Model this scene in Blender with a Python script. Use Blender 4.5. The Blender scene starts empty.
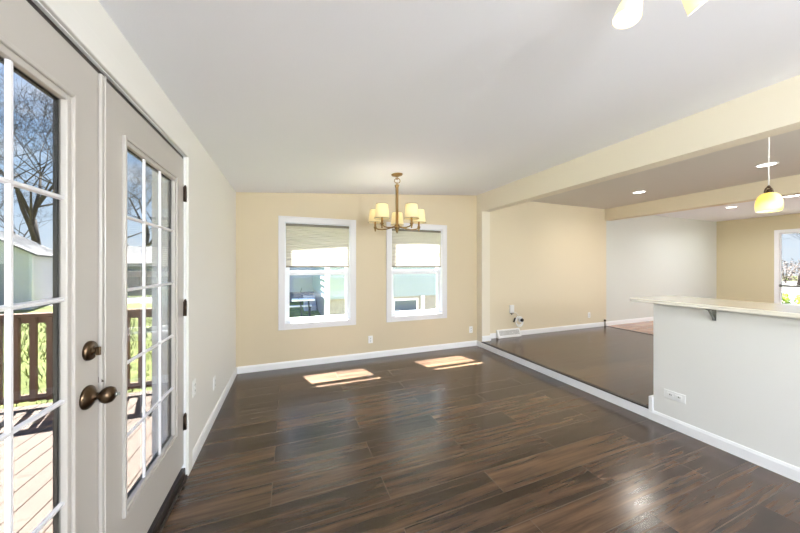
import bpy, math, random
from mathutils import Vector, Matrix

# ------------------------------------------------------------------ camera, sky, sun, exposure
SC = bpy.context.scene
COL = SC.collection
PI = math.pi
R = math.radians

cam_d = bpy.data.cameras.new('camera')
cam = bpy.data.objects.new('camera', cam_d)
COL.objects.link(cam)
cam.location = (0, 0, 1.42)
cam.rotation_euler = (R(90), 0, -R(21.0875))
cam_d.sensor_width = 36
cam_d.lens = 36 * 288.06 / 800
cam_d.shift_y = -0.66 / 800
cam_d.clip_start = 0.02
cam_d.clip_end = 500
SC.camera = cam

SC.view_settings.view_transform = 'Standard'
SC.view_settings.look = 'None'
SC.view_settings.gamma = 1
SC.view_settings.exposure = 0.85
SC.view_settings.use_curve_mapping = False
SC.cycles.use_denoising = True
SC.cycles.max_bounces = 10
SC.cycles.diffuse_bounces = 6
SC.cycles.transparent_max_bounces = 24
SC.cycles.sample_clamp_indirect = 4.0

SKY_STRENGTH = 2.1
SUN_STRENGTH = 58.0
SUN_FROM = Vector((-0.2, 0.62, 1.0))          # the sun stands beyond the back wall

world = bpy.data.worlds.new('sky')
SC.world = world
world.use_nodes = True
wn, wl = world.node_tree.nodes, world.node_tree.links
wn.clear()
w_out = wn.new('ShaderNodeOutputWorld')
w_bg = wn.new('ShaderNodeBackground')
w_tc = wn.new('ShaderNodeTexCoord')
w_sep = wn.new('ShaderNodeSeparateXYZ')
w_ramp = wn.new('ShaderNodeValToRGB')
w_map = wn.new('ShaderNodeMapping')
w_noise = wn.new('ShaderNodeTexNoise')
w_cr = wn.new('ShaderNodeValToRGB')
w_mix = wn.new('ShaderNodeMixRGB')
wl.new(w_tc.outputs['Generated'], w_sep.inputs[0])
wl.new(w_sep.outputs['Z'], w_ramp.inputs[0])
e = w_ramp.color_ramp.elements
e[0].position = 0.0; e[0].color = (0.80, 0.90, 1.0, 1)
e[1].position = 0.75; e[1].color = (0.10, 0.27, 0.80, 1)
x = e.new(0.22); x.color = (0.50, 0.72, 1.0, 1)
x = e.new(0.42); x.color = (0.22, 0.47, 0.96, 1)
w_map.inputs['Scale'].default_value = (1.6, 1.6, 4.5)
wl.new(w_tc.outputs['Generated'], w_map.inputs[0])
wl.new(w_map.outputs[0], w_noise.inputs['Vector'])
w_noise.inputs['Scale'].default_value = 2.2
w_noise.inputs['Detail'].default_value = 6
wl.new(w_noise.outputs[0], w_cr.inputs[0])
w_cr.color_ramp.elements[0].position = 0.52
w_cr.color_ramp.elements[1].position = 0.72
w_mix.inputs[2].default_value = (1, 1, 1, 1)
wl.new(w_cr.outputs[0], w_mix.inputs[0])
wl.new(w_ramp.outputs[0], w_mix.inputs[1])
wl.new(w_mix.outputs[0], w_bg.inputs[0])
w_bg.inputs[1].default_value = SKY_STRENGTH
wl.new(w_bg.outputs[0], w_out.inputs[0])

sun_d = bpy.data.lights.new('sun', 'SUN')
sun_d.energy = SUN_STRENGTH
sun_d.angle = R(0.53)
sun_d.color = (1.0, 0.97, 0.93)
sun = bpy.data.objects.new('sun', sun_d)
COL.objects.link(sun)
sun.rotation_euler = (-SUN_FROM).to_track_quat('-Z', 'Y').to_euler()

WARM = (1.0, 0.86, 0.66)
SOFT = (1.0, 0.94, 0.86)
COOL = (0.90, 0.95, 1.0)
P_CHANDELIER, P_BELL, P_PENDANT, P_CAN, P_FILL_GLOBE = 0.5, 0.25, 1.0, 8.0, 60.0


# ------------------------------------------------------------------ helpers
def lin(r, g, b):
    f = lambda c: (c / 255 / 12.92) if c / 255 <= 0.04045 else ((c / 255 + 0.055) / 1.055) ** 2.4
    return (f(r), f(g), f(b), 1)


class MB:
    """collects shapes and links them as one mesh object"""
    def __init__(s):
        s.v, s.f, s.sm = [], [], []

    def poly(s, vs, fs, smooth=False):
        n = len(s.v)
        s.v += [tuple(p) for p in vs]
        for f in fs:
            s.f.append(tuple(i + n for i in f)); s.sm.append(smooth)
        return s

    def box(s, x0, x1, y0, y1, z0, z1):
        x0, x1 = min(x0, x1), max(x0, x1); y0, y1 = min(y0, y1), max(y0, y1); z0, z1 = min(z0, z1), max(z0, z1)
        return s.poly([(x0, y0, z0), (x1, y0, z0), (x1, y1, z0), (x0, y1, z0), (x0, y0, z1), (x1, y0, z1), (x1, y1, z1), (x0, y1, z1)],
                      [(0, 3, 2, 1), (4, 5, 6, 7), (0, 1, 5, 4), (1, 2, 6, 5), (2, 3, 7, 6), (3, 0, 4, 7)])

    def hexa(s, b, t):
        """b, t: four points each, counter-clockwise seen from above"""
        return s.poly(list(b) + list(t), [(0, 3, 2, 1), (4, 5, 6, 7), (0, 1, 5, 4), (1, 2, 6, 5), (2, 3, 7, 6), (3, 0, 4, 7)])

    def prism(s, prof, a, b, axis):
        """profile of 2-D points swept along an axis ('x','y','z') from a to b"""
        def p3(p, t):
            return {'x': (t, p[0], p[1]), 'y': (p[0], t, p[1]), 'z': (p[0], p[1], t)}[axis]
        n = len(prof)
        vs = [p3(p, a) for p in prof] + [p3(p, b) for p in prof]
        fs = [tuple(range(n)), tuple(range(2 * n - 1, n - 1, -1))] + [(i, i + n, (i + 1) % n + n, (i + 1) % n) for i in range(n)]
        return s.poly(vs, fs)

    def tube(s, pts, rad, n=8, closed=False, smooth=True):
        pts = [Vector(p) for p in pts]
        rad = rad if isinstance(rad, (list, tuple)) else [rad] * len(pts)
        vs, fs = [], []
        up = Vector((0.131, 0.27, 1)).normalized()
        m = len(pts)
        for i, p in enumerate(pts):
            a = pts[(i - 1) % m] if (closed or i > 0) else p
            b = pts[(i + 1) % m] if (closed or i < m - 1) else p
            d = (b - a).normalized()
            u = d.cross(up)
            if u.length < 1e-3: u = d.cross(Vector((1, 0, 0)))
            u.normalize(); w = d.cross(u)
            for k in range(n):
                t = 2 * PI * k / n
                vs.append(p + (u * math.cos(t) + w * math.sin(t)) * rad[i])
        for i in range(m if closed else m - 1):
            j = (i + 1) % m
            for k in range(n):
                fs.append((i * n + k, i * n + (k + 1) % n, j * n + (k + 1) % n, j * n + k))
        if not closed:
            fs.append(tuple(range(n - 1, -1, -1))); fs.append(tuple(range((m - 1) * n, m * n)))
        return s.poly(vs, fs, smooth)

    def lathe(s, prof, n=24, mat=None, caps=True, smooth=True):
        """prof: (r, z) points turned about z, placed by mat"""
        mat = mat or Matrix()
        vs, fs = [], []
        for r, z in prof:
            for k in range(n):
                t = 2 * PI * k / n
                vs.append(mat @ Vector((r * math.cos(t), r * math.sin(t), z)))
        for i in range(len(prof) - 1):
            for k in range(n):
                fs.append((i * n + k, i * n + (k + 1) % n, (i + 1) * n + (k + 1) % n, (i + 1) * n + k))
        s.poly(vs, fs, smooth)
        if caps:
            m = len(s.v) - len(vs)
            s.f.append(tuple(m + k for k in range(n - 1, -1, -1))); s.sm.append(False)
            s.f.append(tuple(m + (len(prof) - 1) * n + k for k in range(n))); s.sm.append(False)
        return s

    def build(s, name, mat, parent=None, bevel=0.0):
        me = bpy.data.meshes.new(name)
        me.from_pydata(s.v, [], s.f)
        me.polygons.foreach_set('use_smooth', s.sm)
        me.update()
        me.materials.append(mat)
        o = bpy.data.objects.new(name, me)
        COL.objects.link(o)
        if bevel:
            b = o.modifiers.new('bevel', 'BEVEL'); b.width = bevel; b.segments = 2; b.limit_method = 'ANGLE'
        if parent:
            o.parent = parent
        return o


def tag(o, label, cat, group=None):
    o['label'] = label; o['category'] = cat
    if group: o['group'] = group
    return o


def thing(name, label, cat, loc=(0, 0, 0), group=None, rz=0):
    o = bpy.data.objects.new(name, None)
    COL.objects.link(o); o.location = loc; o.rotation_euler = (0, 0, rz)
    o.empty_display_size = 0.1
    return tag(o, label, cat, group)


def struct_root(name, loc=(0, 0, 0)):
    o = bpy.data.objects.new(name, None)
    COL.objects.link(o); o.location = loc; o['kind'] = 'structure'
    return o


def struct(o):
    o['kind'] = 'structure'
    return o


def copy_tree(o, parent=None):
    c = o.copy(); COL.objects.link(c)
    if parent: c.parent = parent
    for ch in list(o.children): copy_tree(ch, c)
    return c


def point_light(name, loc, power, color, radius=0.03, parent=None):
    d = bpy.data.lights.new(name, 'POINT'); d.energy = power; d.color = color; d.shadow_soft_size = radius
    o = bpy.data.objects.new(name, d); COL.objects.link(o); o.location = loc
    if parent: o.parent = parent
    return o


# ------------------------------------------------------------------ materials
def new_mat(name):
    m = bpy.data.materials.new(name); m.use_nodes = True
    nt = m.node_tree
    return m, nt.nodes, nt.links, nt.nodes['Principled BSDF']


def plain(name, color, rough=0.5, metal=0.0, noise=0.0, nscale=20.0, bump=0.0, stretch=(1, 1, 1), spec=0.5):
    m, n, l, p = new_mat(name)
    p.inputs['Roughness'].default_value = rough
    p.inputs['Metallic'].default_value = metal
    p.inputs['Specular IOR Level'].default_value = spec
    p.inputs['Base Color'].default_value = color
    if noise or bump:
        tc = n.new('ShaderNodeTexCoord'); mp = n.new('ShaderNodeMapping'); t = n.new('ShaderNodeTexNoise')
        mp.inputs['Scale'].default_value = stretch
        l.new(tc.outputs['Object'], mp.inputs[0]); l.new(mp.outputs[0], t.inputs['Vector'])
        t.inputs['Scale'].default_value = nscale; t.inputs['Detail'].default_value = 5
        if noise:
            r = n.new('ShaderNodeValToRGB')
            c0 = tuple(max(0, c * (1 - noise)) for c in color[:3]) + (1,)
            c1 = tuple(min(1, c * (1 + noise)) for c in color[:3]) + (1,)
            r.color_ramp.elements[0].color = c0; r.color_ramp.elements[1].color = c1
            r.color_ramp.elements[0].position = 0.3; r.color_ramp.elements[1].position = 0.7
            l.new(t.outputs[0], r.inputs[0]); l.new(r.outputs[0], p.inputs['Base Color'])
        if bump:
            b = n.new('ShaderNodeBump'); b.inputs['Strength'].default_value = bump; b.inputs['Distance'].default_value = 0.01
            l.new(t.outputs[0], b.inputs['Height']); l.new(b.outputs[0], p.inputs['Normal'])
    return m


def glow(name, color, strength):
    m, n, l, p = new_mat(name)
    p.inputs['Base Color'].default_value = color
    p.inputs['Emission Color'].default_value = color
    p.inputs['Emission Strength'].default_value = strength
    p.inputs['Roughness'].default_value = 0.4
    return m


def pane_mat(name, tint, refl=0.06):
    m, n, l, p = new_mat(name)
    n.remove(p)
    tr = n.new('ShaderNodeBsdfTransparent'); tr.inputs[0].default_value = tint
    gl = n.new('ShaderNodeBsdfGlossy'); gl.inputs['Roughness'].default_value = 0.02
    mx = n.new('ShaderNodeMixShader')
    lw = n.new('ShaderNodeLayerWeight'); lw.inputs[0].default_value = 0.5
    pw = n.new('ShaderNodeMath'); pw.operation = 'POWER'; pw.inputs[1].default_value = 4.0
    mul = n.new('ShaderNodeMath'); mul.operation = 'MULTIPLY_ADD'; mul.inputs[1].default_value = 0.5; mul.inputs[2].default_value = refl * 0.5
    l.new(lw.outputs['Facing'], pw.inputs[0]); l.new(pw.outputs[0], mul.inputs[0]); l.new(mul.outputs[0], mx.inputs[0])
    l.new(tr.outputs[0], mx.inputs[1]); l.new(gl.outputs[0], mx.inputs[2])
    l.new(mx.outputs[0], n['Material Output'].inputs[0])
    return m


def cloth_light(name, color, trans, emis=0.0, ecol=(1, 0.85, 0.5, 1)):
    """thin material that lets part of the light through"""
    m, n, l, p = new_mat(name)
    p.inputs['Base Color'].default_value = color
    p.inputs['Roughness'].default_value = 0.8
    p.inputs['Emission Color'].default_value = ecol
    p.inputs['Emission Strength'].default_value = emis
    t = n.new('ShaderNodeBsdfTranslucent'); t.inputs[0].default_value = color
    mx = n.new('ShaderNodeMixShader'); mx.inputs[0].default_value = trans
    l.new(p.outputs[0], mx.inputs[1]); l.new(t.outputs[0], mx.inputs[2])
    l.new(mx.outputs[0], n['Material Output'].inputs[0])
    return m


def plank_mat(name, c_dark, c_mid, c_light, shift, blen=1.36, bw=0.205, rough=0.20):
    m, n, l, p = new_mat(name)
    tc = n.new('ShaderNodeTexCoord'); mp = n.new('ShaderNodeMapping')
    mp.inputs['Location'].default_value = shift
    l.new(tc.outputs['Object'], mp.inputs[0])
    br = n.new('ShaderNodeTexBrick')
    br.offset = 0.5; br.offset_frequency = 2
    br.inputs['Scale'].default_value = 1
    br.inputs['Brick Width'].default_value = blen
    br.inputs['Row Height'].default_value = bw
    br.inputs['Mortar Size'].default_value = 0.0022
    br.inputs['Mortar Smooth'].default_value = 0.3
    br.inputs['Color1'].default_value = (0, 0, 0, 1); br.inputs['Color2'].default_value = (1, 1, 1, 1)
    br.inputs['Mortar'].default_value = (0.5, 0.5, 0.5, 1)
    l.new(mp.outputs[0], br.inputs['Vector'])
    gm = n.new('ShaderNodeMapping'); gm.inputs['Scale'].default_value = (0.9, 15, 1)
    l.new(tc.outputs['Object'], gm.inputs[0])
    ad = n.new('ShaderNodeVectorMath'); ad.operation = 'ADD'
    sc = n.new('ShaderNodeVectorMath'); sc.operation = 'SCALE'; sc.inputs['Scale'].default_value = 7.0
    l.new(br.outputs['Color'], sc.inputs[0]); l.new(gm.outputs[0], ad.inputs[0]); l.new(sc.outputs[0], ad.inputs[1])
    g = n.new('ShaderNodeTexNoise'); g.inputs['Scale'].default_value = 1.5; g.inputs['Detail'].default_value = 7
    g.inputs['Roughness'].default_value = 0.62; g.inputs['Distortion'].default_value = 0.35
    l.new(ad.outputs[0], g.inputs['Vector'])
    mxv = n.new('ShaderNodeMath'); mxv.operation = 'MULTIPLY_ADD'; mxv.inputs[1].default_value = 0.22
    bw_ = n.new('ShaderNodeRGBToBW'); l.new(br.outputs['Color'], bw_.inputs[0])
    l.new(bw_.outputs[0], mxv.inputs[0]); l.new(g.outputs[0], mxv.inputs[2])
    rp = n.new('ShaderNodeValToRGB')
    el = rp.color_ramp.elements
    el[0].position = 0.42; el[0].color = c_dark
    el[1].position = 0.82; el[1].color = c_light
    q = el.new(0.60); q.color = c_mid
    l.new(mxv.outputs[0], rp.inputs[0])
    seam = n.new('ShaderNodeMixRGB'); seam.inputs[2].default_value = lin(88, 75, 65)
    l.new(br.outputs['Fac'], seam.inputs[0]); l.new(rp.outputs[0], seam.inputs[1])
    l.new(seam.outputs[0], p.inputs['Base Color'])
    rr = n.new('ShaderNodeMath'); rr.operation = 'MULTIPLY_ADD'; rr.inputs[1].default_value = 0.16; rr.inputs[2].default_value = rough - 0.06
    l.new(g.outputs[0], rr.inputs[0]); l.new(rr.outputs[0], p.inputs['Roughness'])
    hs = n.new('ShaderNodeMath'); hs.operation = 'MULTIPLY_ADD'; hs.inputs[1].default_value = -1.6
    l.new(br.outputs['Fac'], hs.inputs[0]); l.new(g.outputs[0], hs.inputs[2])
    b = n.new('ShaderNodeBump'); b.inputs['Strength'].default_value = 0.10; b.inputs['Distance'].default_value = 0.004
    l.new(hs.outputs[0], b.inputs['Height']); l.new(b.outputs[0], p.inputs['Normal'])
    p.inputs['Specular IOR Level'].default_value = 0.65
    return m


M = {}
M['wall_beige'] = plain('beige wall paint', lin(208, 193, 164), 0.55, bump=0.05, nscale=180)
M['wall_cream'] = plain('cream wall paint', lin(226, 223, 217), 0.55, bump=0.05, nscale=180)
M['wall_grey'] = plain('pale grey wall paint', lin(226, 225, 220), 0.5, bump=0.05, nscale=180)
M['wall_tan'] = plain('tan wall paint', lin(204, 192, 158), 0.55, bump=0.05, nscale=180)
M['wall_den'] = plain('light beige wall paint', lin(222, 209, 182), 0.55, bump=0.05, nscale=180)
M['wall_daylit'] = plain('daylit wall paint', lin(212, 213, 206), 0.55, bump=0.05, nscale=180)  # lightened so the colour carries the far room's daylight
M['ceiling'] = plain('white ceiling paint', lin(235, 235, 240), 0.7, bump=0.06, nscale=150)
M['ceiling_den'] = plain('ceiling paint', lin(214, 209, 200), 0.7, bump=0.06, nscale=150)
M['beam'] = plain('beam paint', lin(228, 219, 200), 0.55, bump=0.05, nscale=180)
M['trim'] = plain('white trim paint', lin(242, 242, 242), 0.35)
M['door'] = plain('backlit door paint', lin(182, 176, 169), 0.32)  # darkened: the backlit shade of the leaves is in the colour
M['vinyl'] = plain('white vinyl', lin(240, 242, 246), 0.35)
M['casing'] = plain('window casing paint', lin(226, 224, 226), 0.4)
M['floor'] = plank_mat('dark wood planks', lin(30, 21, 16), lin(66, 49, 38), lin(95, 72, 53), (0.10, -0.015, 0))
M['floor_den'] = plank_mat('brown wood planks', lin(38, 28, 22), lin(74, 56, 43), lin(104, 80, 58), (0.4, 0.07, 0))
M['floor_far'] = plank_mat('light wood planks', lin(140, 104, 86), lin(176, 136, 112), lin(196, 158, 132), (0.2, 0.1, 0))
M['dark_edge'] = plain('dark nosing', lin(40, 32, 28), 0.4)
M['bronze'] = plain('oil rubbed bronze', lin(88, 72, 56), 0.28, 1.0, noise=0.25, nscale=40)
M['brass'] = plain('antique brass', lin(140, 112, 70), 0.32, 1.0)
M['copper'] = plain('amber copper', lin(196, 128, 56), 0.3, 0.8)
M['hinge'] = plain('dark hinge metal', lin(70, 56, 46), 0.4, 0.8)
M['steel'] = plain('brushed steel', lin(150, 152, 148), 0.35, 1.0)
M['black'] = plain('black plastic', lin(18, 18, 20), 0.4)
M['slot'] = plain('dark slot', lin(48, 46, 44), 0.6)
M['grille'] = plain('grey vent slots', lin(150, 148, 144), 0.6)
M['white_plastic'] = plain('white plastic', lin(240, 240, 238), 0.35)
M['counter'] = plain('white stone counter', lin(236, 230, 216), 0.09, noise=0.03, nscale=30)
M['pane'] = pane_mat('window pane', (0.96, 0.98, 0.98, 1), 0.05)
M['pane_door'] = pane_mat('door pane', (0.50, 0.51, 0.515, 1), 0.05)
M['blind'] = cloth_light('cellular shade cloth', lin(206, 200, 188), 0.17)
M['blind_rail'] = plain('shade rail', lin(112, 104, 92), 0.5)
M['fabric_shade'] = cloth_light('lamp shade cloth', lin(250, 240, 205), 0.40, 0.06, (1, 0.86, 0.6, 1))
M['bulb'] = glow('lit bulb', (1, 0.86, 0.6, 1), 1.3)
M['bell_glass'] = glow('lit frosted glass', (1.0, 0.88, 0.52, 1), 0.32)
M['pendant_glass'] = None
M['led'] = glow('led disc', (1.0, 0.97, 0.92, 1), 4.0)
M['deck'] = plain('deck boards', lin(100, 83, 70), 0.75, noise=0.22, nscale=9, stretch=(8, 0.7, 1))
M['rail_wood'] = plain('brown railing wood', lin(112, 80, 62), 0.7, noise=0.2, nscale=12, stretch=(1, 1, 0.2))
M['siding_white'] = plain('white vinyl siding', lin(178, 178, 182), 0.6)
M['siding_shed'] = plain('white shed siding', lin(222, 220, 222), 0.6)
M['siding_blue'] = plain('pale blue siding', lin(118, 131, 136), 0.6)
M['siding_grey'] = plain('blue grey siding', lin(152, 154, 160), 0.6)
M['foundation'] = plain('concrete foundation', lin(132, 128, 122), 0.85, noise=0.12, nscale=6)
M['shingle'] = plain('pale grey shingles', lin(112, 111, 110), 0.9, noise=0.15, nscale=14, stretch=(1, 1, 3))
M['fence_wood'] = plain('weathered fence', lin(140, 130, 118), 0.85, noise=0.2, nscale=5, stretch=(3, 3, 0.3))
M['bark'] = plain('dark bark', lin(62, 54, 50), 0.9, noise=0.3, nscale=8)
M['bark_pale'] = plain('pale bark', lin(120, 108, 100), 0.9, noise=0.3, nscale=8)
M['dark_glass'] = plain('dark window glass', lin(70, 80, 96), 0.1)
M['roof'] = plain('roof boards', lin(170, 168, 164), 0.8)
M['concrete'] = plain('pale bounce surface', lin(208, 206, 200), 0.9, noise=0.06, nscale=3)
M['snow'] = plain('pale gravel', lin(170, 168, 162), 0.9, noise=0.1, nscale=3)


def grass_mat():
    m, n, l, p = new_mat('spring grass')
    tc = n.new('ShaderNodeTexCoord')
    t = n.new('ShaderNodeTexNoise'); t.inputs['Scale'].default_value = 3.5; t.inputs['Detail'].default_value = 8; t.inputs['Roughness'].default_value = 0.75
    l.new(tc.outputs['Object'], t.inputs['Vector'])
    r = n.new('ShaderNodeValToRGB'); el = r.color_ramp.elements
    el[0].position = 0.32; el[0].color = lin(54, 56, 34)
    el[1].position = 0.72; el[1].color = lin(158, 148, 112)
    q = el.new(0.48); q.color = lin(94, 104, 46)
    q = el.new(0.60); q.color = lin(122, 128, 62)
    l.new(t.outputs[0], r.inputs[0]); l.new(r.outputs[0], p.inputs['Base Color'])
    p.inputs['Roughness'].default_value = 0.95
    b = n.new('ShaderNodeBump'); b.inputs['Strength'].default_value = 0.7; b.inputs['Distance'].default_value = 0.05
    l.new(t.outputs[0], b.inputs['Height']); l.new(b.outputs[0], p.inputs['Normal'])
    return m


def swirl_glass():
    m, n, l, p = new_mat('amber swirl glass')
    tc = n.new('ShaderNodeTexCoord')
    w = n.new('ShaderNodeTexWave'); w.bands_direction = 'Z'
    w.inputs['Scale'].default_value = 3; w.inputs['Distortion'].default_value = 12; w.inputs['Detail'].default_value = 2
    l.new(tc.outputs['Object'], w.inputs['Vector'])
    r = n.new('ShaderNodeValToRGB'); el = r.color_ramp.elements
    el[0].color = (1.0, 0.70, 0.14, 1); el[1].color = (1.0, 0.88, 0.42, 1)
    l.new(w.outputs[0], r.inputs[0])
    l.new(r.outputs[0], p.inputs['Base Color']); l.new(r.outputs[0], p.inputs['Emission Color'])
    p.inputs['Emission Strength'].default_value = 0.4
    p.inputs['Roughness'].default_value = 0.25
    return m


M['grass'] = grass_mat()
M['blade'] = plain('grass blades', lin(118, 124, 56), 0.9, noise=0.4, nscale=3)
M['leaf'] = plain('spring shrub leaves', lin(150, 176, 40), 0.8, noise=0.35, nscale=4)
M['pendant_glass'] = swirl_glass()

# ------------------------------------------------------------------ measures of the rooms
XL, YB, XR = -0.648, 4.307, 3.1305
XR2 = 3.30                    # far side of the beam and half wall
YH = 1.634                    # end of the half wall
HF = 0.095                    # raised floor
X2, X2B = 6.504, 6.70         # second beam
X3 = 11.095
Y0 = -3.2                     # wall behind the camera
ZB1, ZB2 = 2.367, 2.422
ZC2, ZC3 = 2.67, 2.646
TW = 0.16


def zc(xx): return 2.3868 + 0.0765 * (xx - XL)


def wall_x(name, x0, x1, y0, y1, z0, z1, holes, mat):
    """wall standing along y, with rectangular openings (ya, yb, za, zb)"""
    m = MB()
    ys = sorted({y0, y1, *[h[0] for h in holes], *[h[1] for h in holes]})
    for a, b in zip(ys, ys[1:]):
        spans = sorted([(h[2], h[3]) for h in holes if h[0] <= a + 1e-6 and h[1] >= b - 1e-6])
        z = z0
        for s0, s1 in spans:
            if s0 > z: m.box(x0, x1, a, b, z, s0)
            z = s1
        if z < z1: m.box(x0, x1, a, b, z, z1)
    return struct(m.build(name, mat))


def wall_y(name, y0, y1, x0, x1, z0, z1, holes, mat):
    m = MB()
    xs = sorted({x0, x1, *[h[0] for h in holes], *[h[1] for h in holes]})
    for a, b in zip(xs, xs[1:]):
        spans = sorted([(h[2], h[3]) for h in holes if h[0] <= a + 1e-6 and h[1] >= b - 1e-6])
        z = z0
        for s0, s1 in spans:
            if s0 > z: m.box(a, b, y0, y1, z, s0)
            z = s1
        if z < z1: m.box(a, b, y0, y1, z, z1)
    return struct(m.build(name, mat))


# window openings in the back wall: (x0, x1), and the far window
WIN = [(-0.057, 0.864), (1.508, 2.432)]
WZ0, WZ1 = 0.612, 2.03
DY0, DY1, DZ1 = 0.462, 2.336, 2.150          # doorway in the left wall
DB, DT = 0.098, 2.130                         # bottom and top of the leaves
FY0, FY1, FZ0, FZ1 = 1.45, 3.215, 0.24, 2.22  # far window

# floors
struct(MB().box(XL - TW, XR + 0.005, Y0, YB, -0.12, 0).build('floor', M['floor']))
o = struct(MB().box(XR + 0.012, X2, Y0, YB, -0.12, HF).build('floor', M['floor_den']))
struct(MB().box(X2 + 0.03, X3, Y0, YB, -0.12, HF).build('floor', M['floor_far']))
struct(MB().box(X2, X2 + 0.03, Y0, YB, -0.12, HF + 0.006).build('trim_5', M['dark_edge']))

# walls
wall_x('wall_left', XL - TW, XL, Y0 - TW, YB + TW, -0.3, zc(XL) + 0.02, [(DY0, DY1, 0.0, DZ1 + 0.012)], M['wall_cream'])
wall_y('wall_back', YB, YB + TW, XL, XR, -0.3, 2.75, [(a, b, WZ0, WZ1) for a, b in WIN], M['wall_beige'])
wall_y('wall_back', YB, YB + TW, XR, X2 + 0.05, -0.3, 2.95, [], M['wall_den'])
wall_y('wall_back', YB, YB + TW, X2 + 0.05, X3 + TW, -0.3, 2.95, [], M['wall_daylit'])
wall_x('wall_right', X3, X3 + TW, Y0 - TW, YB, -0.3, 2.95, [(FY0, FY1, FZ0, FZ1)], M['wall_tan'])
FILL_WIN = [(0.1, 2.9), (8.0, 9.4)]               # openings added to the unseen front wall to let in fill daylight
wall_y('wall_front', Y0 - TW, Y0, XL, X3, -0.3, 2.95, [(a, b, 0.10, 2.2) for a, b in FILL_WIN], M['wall_cream'])
struct(MB().box(XR, XR2, -1.2, YH, 0, 1.083).build('wall_half', M['wall_grey']))
struct(MB().box(XR, XR2, 4.158, YB, 0, ZB1).build('wall_stub', M['beam']))

# ceilings
y_a, y_b = Y0 - TW, YB + TW
def sloped(xa, xb, ya, yb, lift, th):
    return MB().hexa([(xa, ya, zc(xa) + lift), (xb, ya, zc(xb) + lift), (xb, yb, zc(xb) + lift), (xa, yb, zc(xa) + lift)],
                     [(xa, ya, zc(xa) + lift + th), (xb, ya, zc(xb) + lift + th), (xb, yb, zc(xb) + lift + th), (xa, yb, zc(xa) + lift + th)])
struct(sloped(XL - TW, XR + 0.02, y_a, y_b, 0, 0.12).build('ceiling', M['ceiling']))
struct(sloped(-1.13, XR + 0.02, y_a - 0.3, 4.90, 0.121, 0.14).build('roof', M['roof']))
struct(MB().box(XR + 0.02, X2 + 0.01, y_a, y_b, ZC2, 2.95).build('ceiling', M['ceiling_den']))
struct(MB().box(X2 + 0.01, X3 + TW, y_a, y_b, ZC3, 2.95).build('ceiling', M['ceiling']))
struct(MB().box(XR, XR2, Y0, YB, ZB1, zc(XR) + 0.05).build('beam', M['beam']))
struct(MB().box(X2, X2B, Y0, YB, ZB2, ZC2 + 0.01).build('beam', M['wall_den']))


# baseboards: stepped profile
def base_y(name, x, y0, y1, z0, sgn, h=0.092, t=0.014):
    p = [(x, z0), (x + sgn * t, z0), (x + sgn * t, z0 + h * 0.78), (x + sgn * t * 0.5, z0 + h), (x, z0 + h)]
    return struct(MB().prism(p, y0, y1, 'y').build(name, M['trim']))
def base_x(name, y, x0, x1, z0, sgn, h=0.092, t=0.014):
    p = [(y, z0), (y + sgn * t, z0), (y + sgn * t, z0 + h * 0.78), (y + sgn * t * 0.5, z0 + h), (y, z0 + h)]
    return struct(MB().prism(p, x0, x1, 'x').build(name, M['trim']))
base_y('baseboard_left', XL, 2.418, YB - 0.001, 0, 1)
base_x('baseboard_back', YB, XL + 0.015, XR - 0.001, 0, -1)
base_y('baseboard_right', XR, 4.1575, YB - 0.015, 0, -1)
base_x('baseboard_back', YB, XR2 + 0.001, 3.545, HF, -1)
base_x('baseboard_back', YB, 4.10, X2, HF, -1)
base_x('baseboard_back', YB, X2 + 0.03, X3 - 0.001, HF, -1)
base_y('baseboard_right', X3, Y0, YB - 0.015, HF, -1)
base_x('baseboard_stub', 4.158, XR - 0.001, XR2 + 0.014, HF + 0.012, -1)
base_y('baseboard_half', XR, -1.2, YH + 0.034, 0, -1)
struct(MB().box(XR - 0.012, XR2, YH + 0.0005, YH + 0.034, 0.0, 0.212).build('trim_4', M['trim'], bevel=0.004))
# riser board below the raised floor, with a dark nosing
struct(MB().box(XR - 0.012, XR + 0.012, YH + 0.0345, 4.157, 0, HF - 0.006).build('trim_2', M['trim'], bevel=0.003))
struct(MB().box(XR - 0.016, XR + 0.034, YH + 0.0345, 4.157, HF - 0.0055, HF + 0.007).build('trim_3', M['dark_edge'], bevel=0.003))

# ------------------------------------------------------------------ doorway: jamb, casing, threshold
jm = MB()
jm.box(XL - TW - 0.02, XL + 0.002, DY1 - 0.018, DY1, 0.0, DZ1)
jm.box(XL - TW - 0.02, XL + 0.002, DY0, DY0 + 0.018, 0.0, DZ1)
jm.box(XL - TW - 0.02, XL + 0.002, DY0 + 0.018, DY1 - 0.018, DZ1 - 0.002, DZ1 + 0.012)
struct(jm.build('trim_1', M['trim']))
struct(MB().box(XL - 0.05, XL - 0.010, DY0 + 0.018, DY1 - 0.018, DT + 0.001, DZ1 - 0.0025).build('trim_8', M['dark_edge']))
cs = MB()
def casing_prof(m, a, b, w, axis, c0, c1):
    pass
cs.box(XL, XL + 0.016, DY1 - 0.006, DY1 + 0.078, 0.0, DZ1 + 0.084)
cs.box(XL, XL + 0.016, DY0 - 0.078, DY0 + 0.006, 0.0, DZ1 + 0.084)
cs.box(XL, XL + 0.016, DY0 + 0.006, DY1 - 0.006, DZ1 + 0.002, DZ1 + 0.084)
struct(cs.build('trim_6', M['wall_cream'], bevel=0.004))
th = MB()
th.box(XL - TW - 0.05, XL + 0.002, DY0 + 0.018, DY1 - 0.018, 0.0, 0.07)
th.box(XL + 0.002, XL + 0.014, DY0 + 0.018, DY1 - 0.018, 0.0, 0.022)
struct(th.build('trim_7', M['dark_edge'], bevel=0.004))

# ------------------------------------------------------------------ french doors

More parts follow.
